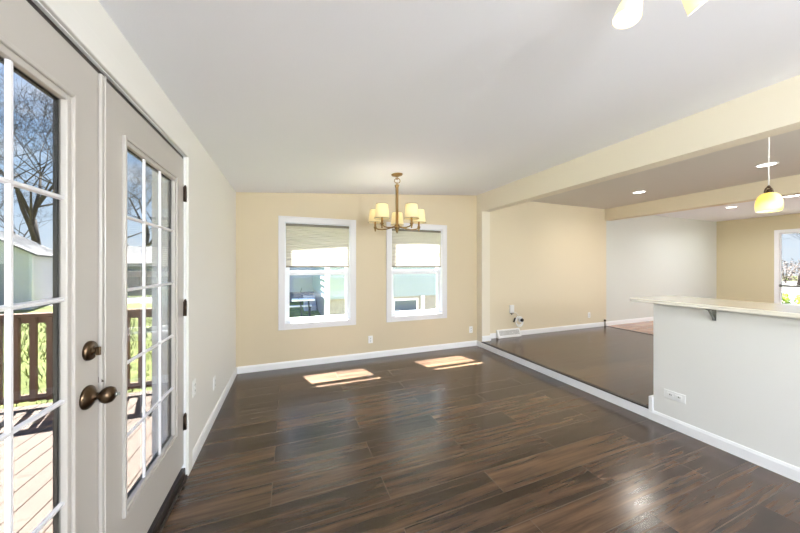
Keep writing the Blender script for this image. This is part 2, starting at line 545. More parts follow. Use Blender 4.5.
XF = XL - 0.008                      # inner face of the leaves
def french_door(name, y0, y1, hardware, hinge_side):
    root = struct_root(name, (XF, (y0 + y1) / 2, DB))
    def P(o):
        o.location = (-XF, -(y0 + y1) / 2, -DB); return o
    gy0, gy1, gz0, gz1 = y0 + 0.155, y1 - 0.138, 0.350, 1.975
    lf = MB()
    lf.box(XF - 0.044, XF, y0, gy0, DB, DT)
    lf.box(XF - 0.044, XF, gy1, y1, DB, DT)
    lf.box(XF - 0.044, XF, gy0, gy1, DB, gz0)
    lf.box(XF - 0.044, XF, gy0, gy1, gz1, DT)
    P(lf.build('leaf', M['door'], root))
    mo = MB()                         # raised glazing moulding in two steps
    for (o_, i_, d_) in ((0.0, 0.014, 0.012), (0.012, 0.033, 0.004)):
        a0, a1, b0, b1 = gy0 + o_, gy1 - o_, gz0 + o_, gz1 - o_
        c0, c1, e0, e1 = gy0 + i_, gy1 - i_, gz0 + i_, gz1 - i_
        mo.box(XF - 0.03, XF + d_, a0, c0, b0, b1); mo.box(XF - 0.03, XF + d_, c1, a1, b0, b1)
        mo.box(XF - 0.03, XF + d_, c0, c1, b0, e0); mo.box(XF - 0.03, XF + d_, c0, c1, e1, b1)
    P(mo.build('glazing_frame', M['door'], root, bevel=0.003))
    q0, q1, r0, r1 = gy0 + 0.032, gy1 - 0.032, gz0 + 0.032, gz1 - 0.032
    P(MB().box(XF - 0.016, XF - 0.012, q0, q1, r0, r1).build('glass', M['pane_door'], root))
    mu = MB()
    hw = 0.008
    for k in (1, 2):
        yy = q0 + (q1 - q0) * k / 3
        mu.prism([(XF - 0.0115, yy - hw), (XF - 0.003, yy - hw * 0.5), (XF - 0.003, yy + hw * 0.5), (XF - 0.0115, yy + hw)], r0, r1, 'z')
    for k in range(1, 5):
        zz = 0.352 + 0.3205 * k
        mu.prism([(XF - 0.0115, zz - hw), (XF - 0.0025, zz - hw * 0.5), (XF - 0.0025, zz + hw * 0.5), (XF - 0.0115, zz + hw)], q0, q1, 'y')
    P(mu.build('muntins', M['casing'], root))
    sp = MB()
    for a, b, c_, d_ in ((q0, q0 + 0.008, r0, r1), (q1 - 0.008, q1, r0, r1), (q0 + 0.008, q1 - 0.008, r0, r0 + 0.008), (q0 + 0.008, q1 - 0.008, r1 - 0.008, r1)):
        sp.box(XF - 0.026, XF - 0.0165, a, b, c_, d_)
    P(sp.build('glass_spacer', M['dark_edge'], root))
    yh = y1 + 0.004 if hinge_side > 0 else y0 - 0.004
    for z in (1.898, 1.135, 0.373):
        h = MB()
        h.tube([(XF + 0.008, yh, z - 0.05), (XF + 0.008, yh, z + 0.05)], 0.0085, 10)
        for dz in (-0.017, 0.017): h.tube([(XF + 0.008, yh, z + dz - 0.001), (XF + 0.008, yh, z + dz + 0.001)], 0.0095, 10)
        h.box(XF + 0.0005, XF + 0.003, yh - 0.016, yh + 0.016, z - 0.048, z + 0.048)
        h.lathe([(0.005, 0), (0.008, 0.004), (0.004, 0.011), (0.001, 0.013)], 10, Matrix.Translation((XF + 0.008, yh, z + 0.05)))
        P(h.build('hinge', M['hinge'], root))
    if hardware:
        toX = Matrix.Rotation(PI / 2, 4, 'Y')
        ky, kz = 1.327, 0.962
        kn = MB()
        T = Matrix.Translation((XF, ky, kz)) @ toX
        kn.lathe([(0.0405, 0.0), (0.041, 0.004), (0.038, 0.009), (0.031, 0.013), (0.022, 0.019), (0.013, 0.024), (0.0105, 0.034)], 32, T)
        ko = P(kn.build('rosette', M['bronze'], root))
        kb = MB()
        kb.lathe([(0.0105, 0.030), (0.015, 0.036), (0.024, 0.043), (0.029, 0.053), (0.029, 0.062), (0.025, 0.071), (0.015, 0.0765), (0.009, 0.078)], 32, T)
        k2 = P(kb.build('knob', M['bronze'], root))
        kp = MB().lathe([(0.007, 0.077), (0.0075, 0.082), (0.006, 0.085), (0.002, 0.086)], 16, T)
        kp.box(XF + 0.083, XF + 0.090, ky - 0.0015, ky + 0.0015, kz - 0.006, kz + 0.006)
        kp.build('turn_button', M['steel'], k2)
        dz = 1.122
        T = Matrix.Translation((XF, 1.336, dz)) @ toX
        db = MB().lathe([(0.0345, 0), (0.0345, 0.006), (0.032, 0.011), (0.029, 0.013), (0.020, 0.0135), (0.010, 0.0145), (0.009, 0.020)], 32, T)
        d0 = P(db.build('deadbolt', M['bronze'], root))
        d0['label'] = 'round bronze deadbolt above the knob'
        tb = MB().box(XF + 0.018, XF + 0.034, 1.336 - 0.004, 1.336 + 0.004, dz - 0.019, dz + 0.012)
        tb.build('thumb_turn', M['bronze'], d0, bevel=0.003)
        lt = MB().hexa([(XF + 0.001, 1.389, 0.990), (XF + 0.014, 1.389, 0.990), (XF + 0.014, 1.396, 0.990), (XF + 0.001, 1.396, 0.990)],
                       [(XF + 0.001, 1.389, 1.010), (XF + 0.006, 1.389, 1.020), (XF + 0.006, 1.396, 1.020), (XF + 0.001, 1.396, 1.010)])
        P(lt.build('latch_guard', M['hinge'], root))
    else:                              # astragal on the meeting edge
        a = MB().box(XF + 0.0005, XF + 0.012, y0 - 0.012, y0 + 0.014, DB, DT)
        a.box(XF + 0.012, XF + 0.018, y0 - 0.002, y0 + 0.006, DB, DT)
        P(a.build('astragal', M['door'], root, bevel=0.003))
    return root
french_door('door_1', 0.484, 1.3965, True, -1)
french_door('door_2', 1.4005, 2.314, False, 1)


# ------------------------------------------------------------------ double hung windows
def frame_xz(m, x0, x1, z0, z1, w, y0, y1, wb=None, wt=None):
    wb = w if wb is None else wb; wt = w if wt is None else wt
    m.box(x0, x0 + w, y0, y1, z0, z1); m.box(x1 - w, x1, y0, y1, z0, z1)
    m.box(x0 + w, x1 - w, y0, y1, z0, z0 + wb); m.box(x0 + w, x1 - w, y0, y1, z1 - wt, z1)

def hung_window(name, x0, x1):
    root = struct_root(name, ((x0 + x1) / 2, YB, WZ0))
    def P(o):
        o.location = (-(x0 + x1) / 2, -YB, -WZ0); return o
    c = MB()
    w = 0.080
    frame_xz(c, x0 - w, x1 + w, WZ0 - w, WZ1 + w, w + 0.004, YB - 0.016, YB)
    frame_xz(c, x0 - w, x1 + w, WZ0 - w, WZ1 + w, 0.016, YB - 0.023, YB - 0.016)
    P(c.build('casing', M['casing'], root, bevel=0.004))
    f = MB()
    frame_xz(f, x0, x1, WZ0, WZ1, 0.014, YB + 0.001, YB + TW + 0.015)
    frame_xz(f, x0 + 0.014, x1 - 0.014, WZ0 + 0.014, WZ1 - 0.014, 0.016, YB + 0.128, YB + TW)
    P(f.build('frame', M['vinyl'], root))
    a0, a1 = x0 + 0.015, x1 - 0.015
    s = MB(); frame_xz(s, a0, a1, WZ0 + 0.016, 1.352, 0.050, YB + 0.062, YB + 0.090, 0.052, 0.066)
    s.box((a0 + a1) / 2 - 0.03, (a0 + a1) / 2 + 0.03, YB + 0.052, YB + 0.062, 1.338, 1.350)
    lo = P(s.build('lower_sash', M['vinyl'], root, bevel=0.003))
    MB().box(a0 + 0.04, a1 - 0.04, YB + 0.074, YB + 0.078, WZ0 + 0.05, 1.30).build('pane', M['pane'], lo)
    s = MB(); frame_xz(s, a0, a1, 1.300, WZ1 - 0.015, 0.050, YB + 0.095, YB + 0.123, 0.048, 0.05)
    up = P(s.build('upper_sash', M['vinyl'], root, bevel=0.003))
    MB().box(a0 + 0.04, a1 - 0.04, YB + 0.107, YB + 0.111, 1.33, WZ1 - 0.05).build('pane', M['pane'], up)
    return root

hung_window('window_1', *WIN[0])
hung_window('window_2', *WIN[1])

def cell_shade(x0, x1, label):
    zt, zb = WZ1 - 0.016, 1.398
    y = YB + 0.036
    t = thing('cellular_shade', label, 'blind', ((x0 + x1) / 2, y, zb), 'half drawn cellular shades')
    hw = (x1 - x0) / 2 - 0.017
    H = zt - zb
    n = 23
    prof = []
    top, bot = H - 0.032, 0.020
    for k in range(2 * n + 1):
        prof.append((-0.0115 if k % 2 else -0.002, top - (top - bot) * k / (2 * n)))
    m = MB()
    vs, fs = [], []
    for yy, z in prof: vs += [(-hw, yy, z), (hw, yy, z)]
    for k in range(len(prof) - 1): fs.append((2 * k, 2 * k + 1, 2 * k + 3, 2 * k + 2))
    m.poly(vs, fs)
    m.build('cells', M['blind'], t)
    MB().box(-hw - 0.001, hw + 0.001, -0.014, 0.018, H - 0.033, H).build('head_rail', M['blind_rail'], t, bevel=0.003)
    MB().box(-hw, hw, -0.012, 0.013, 0.0, 0.021).build('bottom_rail', M['blind_rail'], t, bevel=0.004)
    return t
cell_shade(*WIN[0], 'half drawn cream cellular shade in the larger looking left window')
cell_shade(*WIN[1], 'half drawn cream cellular shade in the right window behind the chandelier')

for i, (a, b) in enumerate(FILL_WIN):           # unseen glazing added behind the viewer for fill daylight
    kw = struct_root('window_%d' % (4 + i), (a, Y0, 0.10))
    m = MB(); frame_xz(m, a, b, 0.10, 2.2, 0.06, Y0 - 0.11, Y0 - 0.03)
    m.box((a + b) / 2 - 0.04, (a + b) / 2 + 0.04, Y0 - 0.10, Y0 - 0.04, 0.16, 2.14)
    q = m.build('frame', M['vinyl'], kw); q.location = (-a, -Y0, -0.10)
    q = MB().box(a + 0.05, b - 0.05, Y0 - 0.072, Y0 - 0.068, 0.15, 2.15).build('pane', M['pane'], kw); q.location = (-a, -Y0, -0.10)

# far window at the end of the house
fw = struct_root('window_3', (X3, FY1, FZ0))
def P3(o):
    o.location = (-X3, -FY1, -FZ0); return o
def frame_yz(m, y0, y1, z0, z1, w, x0, x1):
    m.box(x0, x1, y0, y0 + w, z0, z1); m.box(x0, x1, y1 - w, y1, z0, z1)
    m.box(x0, x1, y0 + w, y1 - w, z0, z0 + w); m.box(x0, x1, y0 + w, y1 - w, z1 - w, z1)
m = MB(); frame_yz(m, FY0 - 0.07, FY1 + 0.07, FZ0 - 0.07, FZ1 + 0.07, 0.072, X3 - 0.016, X3)
P3(m.build('casing', M['trim'], fw, bevel=0.004))
m = MB(); frame_yz(m, FY0, FY1, FZ0, FZ1, 0.032, X3 + 0.012, X3 + 0.06)
P3(m.build('frame', M['casing'], fw))
m = MB().box(X3 + 0.02, X3 + 0.05, FY0 + 0.032, FY1 - 0.032, 0.915, 0.96)
P3(m.build('meeting_rail', M['steel'], fw))
P3(MB().lathe([(0.03, 0), (0.036, 0.012), (0.03, 0.024)], 20, Matrix.Translation((X3 + 0.012, FY1 - 0.03, 0.94)) @ Matrix.Rotation(-PI / 2, 4, 'Y')).build('latch', M['steel'], fw))
P3(MB().box(X3 + 0.034, X3 + 0.037, FY0 + 0.03, FY1 - 0.03, FZ0 + 0.03, FZ1 - 0.03).build('pane', M['pane_door'], fw))

# ------------------------------------------------------------------ bar counter, bracket
tag(MB().box(3.03, 3.685, -1.25, 1.774, 1.0835, 1.116).build('countertop', M['counter'], bevel=0.006),
    'long white bar countertop lying on the half wall', 'countertop')
br = thing('shelf_bracket', 'small grey steel angle bracket under the bar countertop', 'bracket', (XR, 1.228, 1.0))
MB().box(-0.004, 0, -0.012, 0.012, -0.012, 0.080).build('wall_plate', M['steel'], br)
MB().box(-0.094, -0.004, -0.012, 0.012, 0.076, 0.083).build('arm', M['steel'], br)
MB().poly([(-0.004, -0.004, -0.010), (-0.004, 0.004, -0.010), (-0.004, 0.004, 0.008), (-0.004, -0.004, 0.008),
           (-0.090, -0.004, 0.076), (-0.090, 0.004, 0.076), (-0.076, 0.004, 0.076), (-0.076, -0.004, 0.076)],
          [(0, 1, 5, 4), (3, 7, 6, 2), (0, 4, 7, 3), (1, 2, 6, 5), (0, 3, 2, 1), (4, 5, 6, 7)]).build('brace', M['steel'], br)

# ------------------------------------------------------------------ outlets and plates
def outlet(label, loc, rz, lying=False, kind='outlet', group='wall outlets'):
    """plate in the local xz plane, its face towards local -y"""
    t = thing('wall_outlet', label, kind, loc, group, rz)
    if lying: t.rotation_euler = (0, R(90), rz)
    MB().box(-0.036, 0.036, -0.006, 0, -0.058, 0.058).build('cover_plate', M['white_plastic'], t, bevel=0.003)
    for s in (-1, 1):
        r_ = MB().box(-0.016, 0.016, -0.009, -0.006, s * 0.0215 - 0.015, s * 0.0215 + 0.015).build('receptacle', M['white_plastic'], t, bevel=0.002)
        q = MB()
        q.box(-0.008, -0.0045, -0.0096, -0.009, s * 0.0215 - 0.004, s * 0.0215 + 0.009)
        q.box(0.0045, 0.008, -0.0096, -0.009, s * 0.0215 - 0.003, s * 0.0215 + 0.008)
        q.lathe([(0.0035, 0), (0.0035, 0.0006)], 10, Matrix.Translation((0, -0.009, s * 0.0215 - 0.009)) @ Matrix.Rotation(PI / 2, 4, 'X'))
        q.build('slots', M['slot'], r_)
    return t
outlet('white duplex outlet low on the beige wall between the two windows', (1.173, YB, 0.285), 0)
o = outlet('cream duplex outlet low on the beige wall beside the corner pilaster', (3.005, YB, 0.292), 0)
outlet('white duplex outlet low on the cream wall, nearer the back corner', (XL, 3.113, 0.334), R(90))
outlet('white duplex outlet on the cream wall, close to the door casing', (XL, 2.50, 0.53), R(90))
outlet('white duplex outlet low on the back wall of the raised room', (6.006, YB, 0.365), 0)
# double plate on the half wall (lies sideways)
t = thing('wall_outlet', 'wide white double outlet plate on the pale half wall', 'outlet', (XR, 1.478, 0.288), 'wall outlets', R(-90))
MB().box(-0.076, 0.076, -0.006, 0, -0.037, 0.037).build('cover_plate', M['white_plastic'], t, bevel=0.003)
for s in (-1, 1):
    r_ = MB().box(s * 0.030 - 0.022, s * 0.030 + 0.022, -0.009, -0.006, -0.017, 0.017).build('receptacle', M['white_plastic'], t, bevel=0.002)
    q = MB().box(s * 0.030 - 0.003, s * 0.030 + 0.003, -0.0097, -0.009, -0.004, 0.008)
    q.box(s * 0.030 + 0.008, s * 0.030 + 0.012, -0.0097, -0.009, -0.004, 0.006)
    q.build('slots', M['slot'], r_)

# cable jack, cable and coil on the raised room's wall
t = thing('cable_jack', 'small white cable jack box above the coiled cable', 'jack', (3.905, YB, 0.60))
MB().box(-0.048, 0.048, -0.028, 0, -0.062, 0.085).build('housing', M['white_plastic'], t, bevel=0.004)
for s in (-1, 0, 1):
    MB().tube([(s * 0.030, -0.014, -0.062), (s * 0.030, -0.014, -0.075 - (0.022 if s == 0 else 0))], 0.010, 10).build('plug', M['black'], t)
t = thing('coiled_cable', 'white coiled cable with black plugs hanging on the wall above the floor vent', 'cable', (4.10, YB, 0.39))
coil = MB()
pts = []
for k in range(73):
    a = 2 * PI * k / 24
    pts.append((-0.02 + 0.085 * math.cos(a + 2), -0.018 - 0.004 * (k / 24), 0.085 * math.sin(a + 2) - 0.0007 * k))
coil.tube(pts, 0.0065, 8)
coil.tube([(-0.04, -0.02, 0.09), (-0.09, -0.016, 0.14), (-0.15, -0.014, 0.16), (-0.195, -0.016, 0.16)], 0.005, 8)
coil.build('loops', M['white_plastic'], t)
MB().lathe([(0.050, 0.0), (0.052, 0.010), (0.046, 0.022)], 20, Matrix.Translation((0.02, -0.001, 0)) @ Matrix.Rotation(PI / 2, 4, 'X')).build('round_plate', M['white_plastic'], t)
MB().lathe([(0.032, 0.022), (0.033, 0.046), (0.024, 0.056)], 18, Matrix.Translation((0.03, -0.001, 0)) @ Matrix.Rotation(PI / 2, 4, 'X')).build('plug', M['black'], t)
MB().tube([(-0.155, -0.022, -0.03), (-0.125, -0.026, 0.05)], 0.014, 10).build('plug', M['black'], t)

# floor vent standing at the foot of that wall
t = thing('floor_vent', 'white metal baseboard heat register at the foot of the raised room wall', 'vent', (3.82, YB, HF))
vb = MB().prism([(0, 0), (-0.070, 0), (-0.070, 0.022), (-0.020, 0.145), (0, 0.145)], -0.265, 0.265, 'x')
vb.build('body', M['white_plastic'], t, bevel=0.003)
def vface(u, z): return (-0.070 + (z - 0.022) / 0.123 * 0.050 - 0.0015)
g = MB()
for k in range(34):
    x_ = -0.225 + k * 0.0136
    z0, z1 = 0.045, 0.125
    g.hexa([(x_, vface(0, z0), z0), (x_ + 0.006, vface(0, z0), z0), (x_ + 0.006, vface(0, z0) + 0.003, z0), (x_, vface(0, z0) + 0.003, z0)],
           [(x_, vface(0, z1), z1), (x_ + 0.006, vface(0, z1), z1), (x_ + 0.006, vface(0, z1) + 0.003, z1), (x_, vface(0, z1) + 0.003, z1)])
g.build('grille', M['grille'], t)
MB().box(0.05, 0.066, -0.060, -0.042, 0.08, 0.095).build('lever', M['white_plastic'], t)

# two short pipes stubbed up from the baseboard
for (xx, lab) in ((6.46, 'short dark pipe stub at the dark floor strip by the raised room baseboard'),
                  (8.34, 'short copper pipe stub by the baseboard at the bar counter end')):
    t = thing('pipe_stub', lab, 'pipe', (xx, YB - 0.035, HF), 'pipe stubs at the baseboard')
    MB().tube([(0, 0, 0), (0, 0, 0.115)], 0.011, 10).build('pipe', M['copper'] if xx > 7 else M['steel'], t)
    MB().lathe([(0.020, 0.112), (0.022, 0.122), (0.020, 0.146), (0.008, 0.150)], 14).build('cap', M['hinge'], t)

# ------------------------------------------------------------------ chandelier
CX, CY = 1.223, 3.273
CZ = zc(CX)
ch = thing('chandelier', 'brass five arm chandelier with cream drum shades hanging from the sloped ceiling', 'chandelier', (CX, CY, 1.818))
zz = lambda z: z - 1.818
slope = Matrix.Rotation(-math.atan(0.0765), 4, 'Y')
MB().lathe([(0.070, 0.004), (0.070, -0.006), (0.062, -0.016), (0.030, -0.024), (0.012, -0.034)], 32, Matrix.Translation((0, 0, zz(CZ))) @ slope).build('canopy', M['brass'], ch)
ck = MB()
def ring(cx, cz, a, b, rot, r=0.0045):
    pts = []
    for k in range(20):
        t_ = 2 * PI * k / 20
        pts.append((cx + a * math.cos(t_) * math.cos(rot), a * math.cos(t_) * math.sin(rot), cz + b * math.sin(t_)))
    ck.tube(pts, r, 6, closed=True)
top = zz(CZ)
ring(0, top - 0.046, 0.014, 0.018, 0.3)
ring(0.004, top - 0.078, 0.034, 0.030, -0.3, 0.005)
ring(0, top - 0.112, 0.013, 0.018, 1.2)
ck.build('chain', M['brass'], ch)
st = MB()
a45 = Matrix.Rotation(PI / 4, 4, 'Z')
st.lathe([(0.012, top - 0.122), (0.034, top - 0.130), (0.026, top - 0.146), (0.021, top - 0.165), (0.020, zz(1.97)), (0.022, zz(1.93)), (0.030, zz(1.915))], 4, a45, smooth=False)
st.build('stem', M['brass'], ch, bevel=0.003)
hb = MB().lathe([(0.012, zz(1.925)), (0.030, zz(1.915)), (0.036, zz(1.89)), (0.028, zz(1.865)), (0.014, zz(1.855)), (0.018, zz(1.845)), (0.012, zz(1.83)), (0.003, zz(1.818))], 24)
hb.build('hub', M['brass'], ch)
RC = 0.285
for k in range(5):
    a = R(-90 - 21.09) + R(36) + k * R(72)
    ca, sa = math.cos(a), math.sin(a)
    pt = lambda r, z: (r * ca, r * sa, zz(z))
    arm = MB().tube([pt(0.02, 1.892), pt(0.07, 1.885), pt(0.13, 1.872), pt(0.19, 1.866), pt(0.245, 1.872), pt(0.275, 1.885), pt(RC, 1.90)], [0.009, 0.008, 0.0075, 0.0075, 0.0075, 0.008, 0.009], 10)
    arm.build('arm', M['brass'], ch)
    T = Matrix.Translation(pt(RC, 1.868))
    cup = MB().lathe([(0.003, -0.022), (0.010, -0.014), (0.008, -0.004), (0.014, 0.012), (0.019, 0.030), (0.024, 0.036), (0.015, 0.040), (0.0125, 0.046), (0.0125, 0.118)], 18, T)
    cp = cup.build('candle_cup', M['brass'], ch)
    T = Matrix.Translation(pt(RC, 1.955))
    sh = MB().lathe([(0.086, 0.0), (0.066, 0.165), (0.064, 0.165), (0.084, 0.0), (0.086, 0.0)], 32, T, caps=False)
    so = sh.build('lamp_shade', M['fabric_shade'], ch)
    for (rr, hz) in ((0.0865, 0.001), (0.0665, 0.164)):
        tr = MB().tube([T @ Vector((rr * math.cos(2 * PI * j / 32), rr * math.sin(2 * PI * j / 32), hz)) for j in range(32)], 0.0022, 5, closed=True)
        tr.build('shade_trim', M['blind_rail'], so)
    bl = MB().lathe([(0.010, 0.03), (0.020, 0.055), (0.024, 0.075), (0.017, 0.10), (0.004, 0.112)], 16, T).build('bulb', M['bulb'], ch)
    point_light('bulb_light', (CX + RC * ca, CY + RC * sa, 2.09), P_CHANDELIER, SOFT, 0.03)

# ------------------------------------------------------------------ three-light ceiling fixture near the camera
rt = Vector((math.cos(R(21.09)), -math.sin(R(21.09)), 0))
fwd = Vector((math.sin(R(21.09)), math.cos(R(21.09)), 0))
FX, FY = 1.245, 0.61
FZ = zc(FX)
fx = thing('ceiling_light', 'three arm ceiling light with glowing bell glass shades above the bar end', 'ceiling light', (FX, FY, FZ))
MB().lathe([(0.075, 0.008), (0.075, -0.012), (0.060, -0.024), (0.016, -0.030), (0.014, -0.055), (0.024, -0.062), (0.024, -0.078), (0.008, -0.088)], 32).build('canopy', M['brass'], fx)
def bell(d_out, tilt, reach, drop=-0.150):
    d_out = d_out.normalized()
    end = d_out * reach + Vector((0, 0, drop))
    MB().tube([(0, 0, -0.068), d_out * (reach * 0.6) + Vector((0, 0, -0.062)), d_out * (reach * 0.95) + Vector((0, 0, drop + 0.06)), d_out * reach + Vector((0, 0, drop + 0.03)), end], [0.008, 0.007, 0.007, 0.007, 0.008], 10).build('arm', M['brass'], fx)
    ax = (d_out * math.sin(tilt) + Vector((0, 0, -math.cos(tilt)))).normalized()
    T = Matrix.Translation(end) @ ax.to_track_quat('Z', 'Y').to_matrix().to_4x4()
    MB().lathe([(0.009, -0.016), (0.017, -0.010), (0.019, 0.008), (0.016, 0.012)], 20, T).build('socket', M['copper'], fx)
    pr = [(0.017, 0.008), (0.026, 0.018), (0.033, 0.036), (0.038, 0.060), (0.041, 0.082), (0.043, 0.092)]
    g = MB().lathe(pr + [(r - 0.003, z) for r, z in reversed(pr)], 32, T, caps=False)
    g.build('glass_shade', M['bell_glass'], fx)
    MB().lathe([(0.007, 0.012), (0.014, 0.028), (0.018, 0.045), (0.012, 0.062), (0.003, 0.067)], 16, T).build('bulb', M['bulb'], fx)
    w = Vector((FX, FY, FZ)) + end + ax * 0.115
    point_light('bulb_light', w, P_BELL, SOFT, 0.04)
bell(-rt, R(15), 0.118)
bell(rt, R(38), 0.072, -0.112)
bell(-fwd - rt * 0.05, R(25), 0.085)

# ------------------------------------------------------------------ pendant above the bar
PX, PY = 3.362, 1.022
pd = thing('pendant_light', 'amber swirled glass pendant light hanging over the bar counter', 'pendant light', (PX, PY, ZB1))
MB().lathe([(0.0, ZC2 - ZB1 + 0.002), (0.050, ZC2 - ZB1 + 0.002), (0.048, ZC2 - ZB1 - 0.018), (0.006, ZC2 - ZB1 - 0.026)], 24).build('canopy', M['trim'], pd)
cz0 = 2.012 - ZB1
MB().tube([(0, 0, ZC2 - ZB1 - 0.02), (0.0, 0, 0.1), (0.004, 0.0, -0.03), (0.0, 0, -0.07), (0, 0, cz0)], 0.0035, 8).build('cord', M['white_plastic'], pd)
hk = MB()
hk.tube([(0.030 * math.cos(PI * j / 12) * rt.x, 0.030 * math.cos(PI * j / 12) * rt.y, 1.968 - ZB1 + 0.042 * math.sin(PI * j / 12)) for j in range(13)], 0.006, 8)
hk.lathe([(0.004, cz0 + 0.012), (0.010, cz0 + 0.004), (0.012, cz0 - 0.006), (0.006, cz0 - 0.010)], 14)
hk.lathe([(0.016, 1.995 - ZB1), (0.020, 1.985 - ZB1), (0.020, 1.968 - ZB1), (0.021, 1.964 - ZB1)], 18)
hk.build('hanger', M['bronze'], pd)
pr = [(0.020, 1.968), (0.040, 1.960), (0.056, 1.940), (0.066, 1.908), (0.069, 1.875), (0.067, 1.850), (0.061, 1.832)]
g = MB().lathe([(r, z - ZB1) for r, z in pr] + [(r - 0.004, z - ZB1 - (0.003 if i == len(pr) - 1 else 0)) for i, (r, z) in reversed(list(enumerate(pr)))], 36, caps=False)
g.build('glass_shade', M['pendant_glass'], pd)
MB().lathe([(0.012, 1.955 - ZB1), (0.024, 1.925 - ZB1), (0.028, 1.895 - ZB1), (0.02, 1.865 - ZB1), (0.004, 1.855 - ZB1)], 18).build('bulb', M['bulb'], pd)
point_light('bulb_light', (PX, PY, 1.80), P_PENDANT, WARM, 0.05)

# ------------------------------------------------------------------ recessed ceiling lights
def can(x, y, z, label, power=P_CAN, r=0.095, color=SOFT):
    t = thing('recessed_light', label, 'ceiling light', (x, y, z), 'recessed ceiling lights')
    MB().lathe([(r, 0.0), (r, -0.004), (r - 0.016, -0.007), (r - 0.02, 0.0)], 32, caps=False).build('trim_ring', M['trim'], t)
    MB().lathe([(0.001, -0.0045), (r - 0.018, -0.0045)], 32, caps=False).build('lens', M['led'], t)
    d = bpy.data.lights.new('can_light', 'AREA'); d.shape = 'DISK'; d.size = 2 * r - 0.04; d.energy = power; d.color = color; d.spread = R(160)
    o = bpy.data.objects.new('can_light', d); COL.objects.link(o); o.location = (x, y, z - 0.012)
can(5.532, 3.095, ZC2, 'small round recessed light in the raised room ceiling, left of the pendant')
can(5.498, 1.689, ZC2, 'round recessed light in the raised room ceiling above the amber pendant')
can(8.607, 3.116, ZC3, 'round recessed light beyond the far beam, left of the amber pendant', color=COOL)
can(9.85, 3.106, ZC3, 'round recessed light beyond the far beam, just below the amber pendant', color=COOL)
can(8.2, 2.24, ZC3, 'recessed light close behind the far beam, right of the amber pendant', color=COOL, r=0.13)
can(5.498, 0.0, ZC2, 'recessed light in the raised room ceiling beyond the bar counter, outside the view')

# unseen globe lamps added behind the viewer to brighten the rooms
for i, (x, y) in enumerate(((0.7, -2.0), (2.3, -2.2), (5.2, -1.6), (8.8, -1.0))):
    zt = (zc(x), zc(x), ZC2, ZC3)[i]
    t = thing('fill_globe', ('added fill light globe on the unseen ceiling behind the viewer, near the door side', 'added fill light globe on the unseen ceiling behind the viewer, near the bar side',
        'added fill light globe on the ceiling of the raised room, beyond the bar, unseen behind the viewer', 'added fill light globe on the far room ceiling beyond the second beam, unseen behind the viewer')[i], 'ceiling light', (x, y, zt), 'added fill lamps')
    MB().lathe([(0.08, 0.006), (0.08, -0.015), (0.05, -0.03), (0.015, -0.04), (0.012, -0.58)], 24).build('mount', M['brass'], t)
    MB().lathe([(0.24 * math.sin(PI * (0.06 + 0.91 * k / 14)), -0.80 + 0.24 * math.cos(PI * (0.06 + 0.91 * k / 14))) for k in range(15)], 28).build('globe', glow('fill globe glow', (0.90, 0.95, 1.0, 1), P_FILL_GLOBE * (1, 1, 0.4, 0.09)[i]), t)

# ------------------------------------------------------------------ outside: ground, deck, railing
GZ = -0.55
gm = MB(); gm.poly([(-70, -40, GZ), (90, -40, GZ), (90, 110, GZ), (-70, 110, GZ)], [(0, 1, 2, 3)])
struct(gm.build('ground', M['grass']))
dk = MB()
bx = -0.875
DZ = -0.33
dk.box(-4.6, -0.83, -2.0, 5.02, GZ, DZ - 0.03)
k = 0
while bx > -4.6:
    dk.box(bx - 0.150, bx, -2.0, 5.05, DZ - 0.03, DZ); bx -= 0.158
struct(dk.build('deck', M['deck']))

rl = thing('deck_railing', 'brown wooden deck railing with square balusters outside the glass doors', 'railing', (-2.7, 4.95, DZ))
MB().box(-1.9, 1.86, -0.06, 0.06, 1.125, 1.165).build('top_rail', M['rail_wood'], rl, bevel=0.004)
MB().box(-1.88, 1.84, -0.018, 0.018, 1.045, 1.1245).build('upper_stringer', M['rail_wood'], rl)
MB().box(-1.88, 1.84, -0.018, 0.018, 0.085, 0.165).build('bottom_rail', M['rail_wood'], rl)
for xx in (-1.85, 0.0, 1.81):
    MB().box(xx - 0.045, xx + 0.045, 0.0185, 0.1085, -0.10, 1.1245).build('post', M['rail_wood'], rl)
xx = -1.72
while xx < 1.78:
    if abs(xx) > 0.07:
        MB().box(xx - 0.026, xx + 0.026, -0.060, -0.0185, 0.09, 1.12).build('baluster', M['rail_wood'], rl)
    xx += 0.15

# ------------------------------------------------------------------ outside: buildings
def lap_wall(m, a, b, z0, z1, nrm, step=0.2, lip=0.02):
    """lap siding from point a to b (2-D), between heights"""
    a, b, nv = Vector(a), Vector(b), Vector(nrm).normalized()
    z = z0
    while z < z1 - 0.001:
        zt = min(z + step, z1)
        p = lambda q, off, h: (q.x + nv.x * off, q.y + nv.y * off, h)
        m.poly([p(a, lip, z), p(b, lip, z), p(b, 0.002, zt), p(a, 0.002, zt), p(a, 0, z), p(b, 0, z)], [(0, 1, 2, 3), (0, 4, 5, 1)])
        z = zt

def V2(*a): return Vector(a)

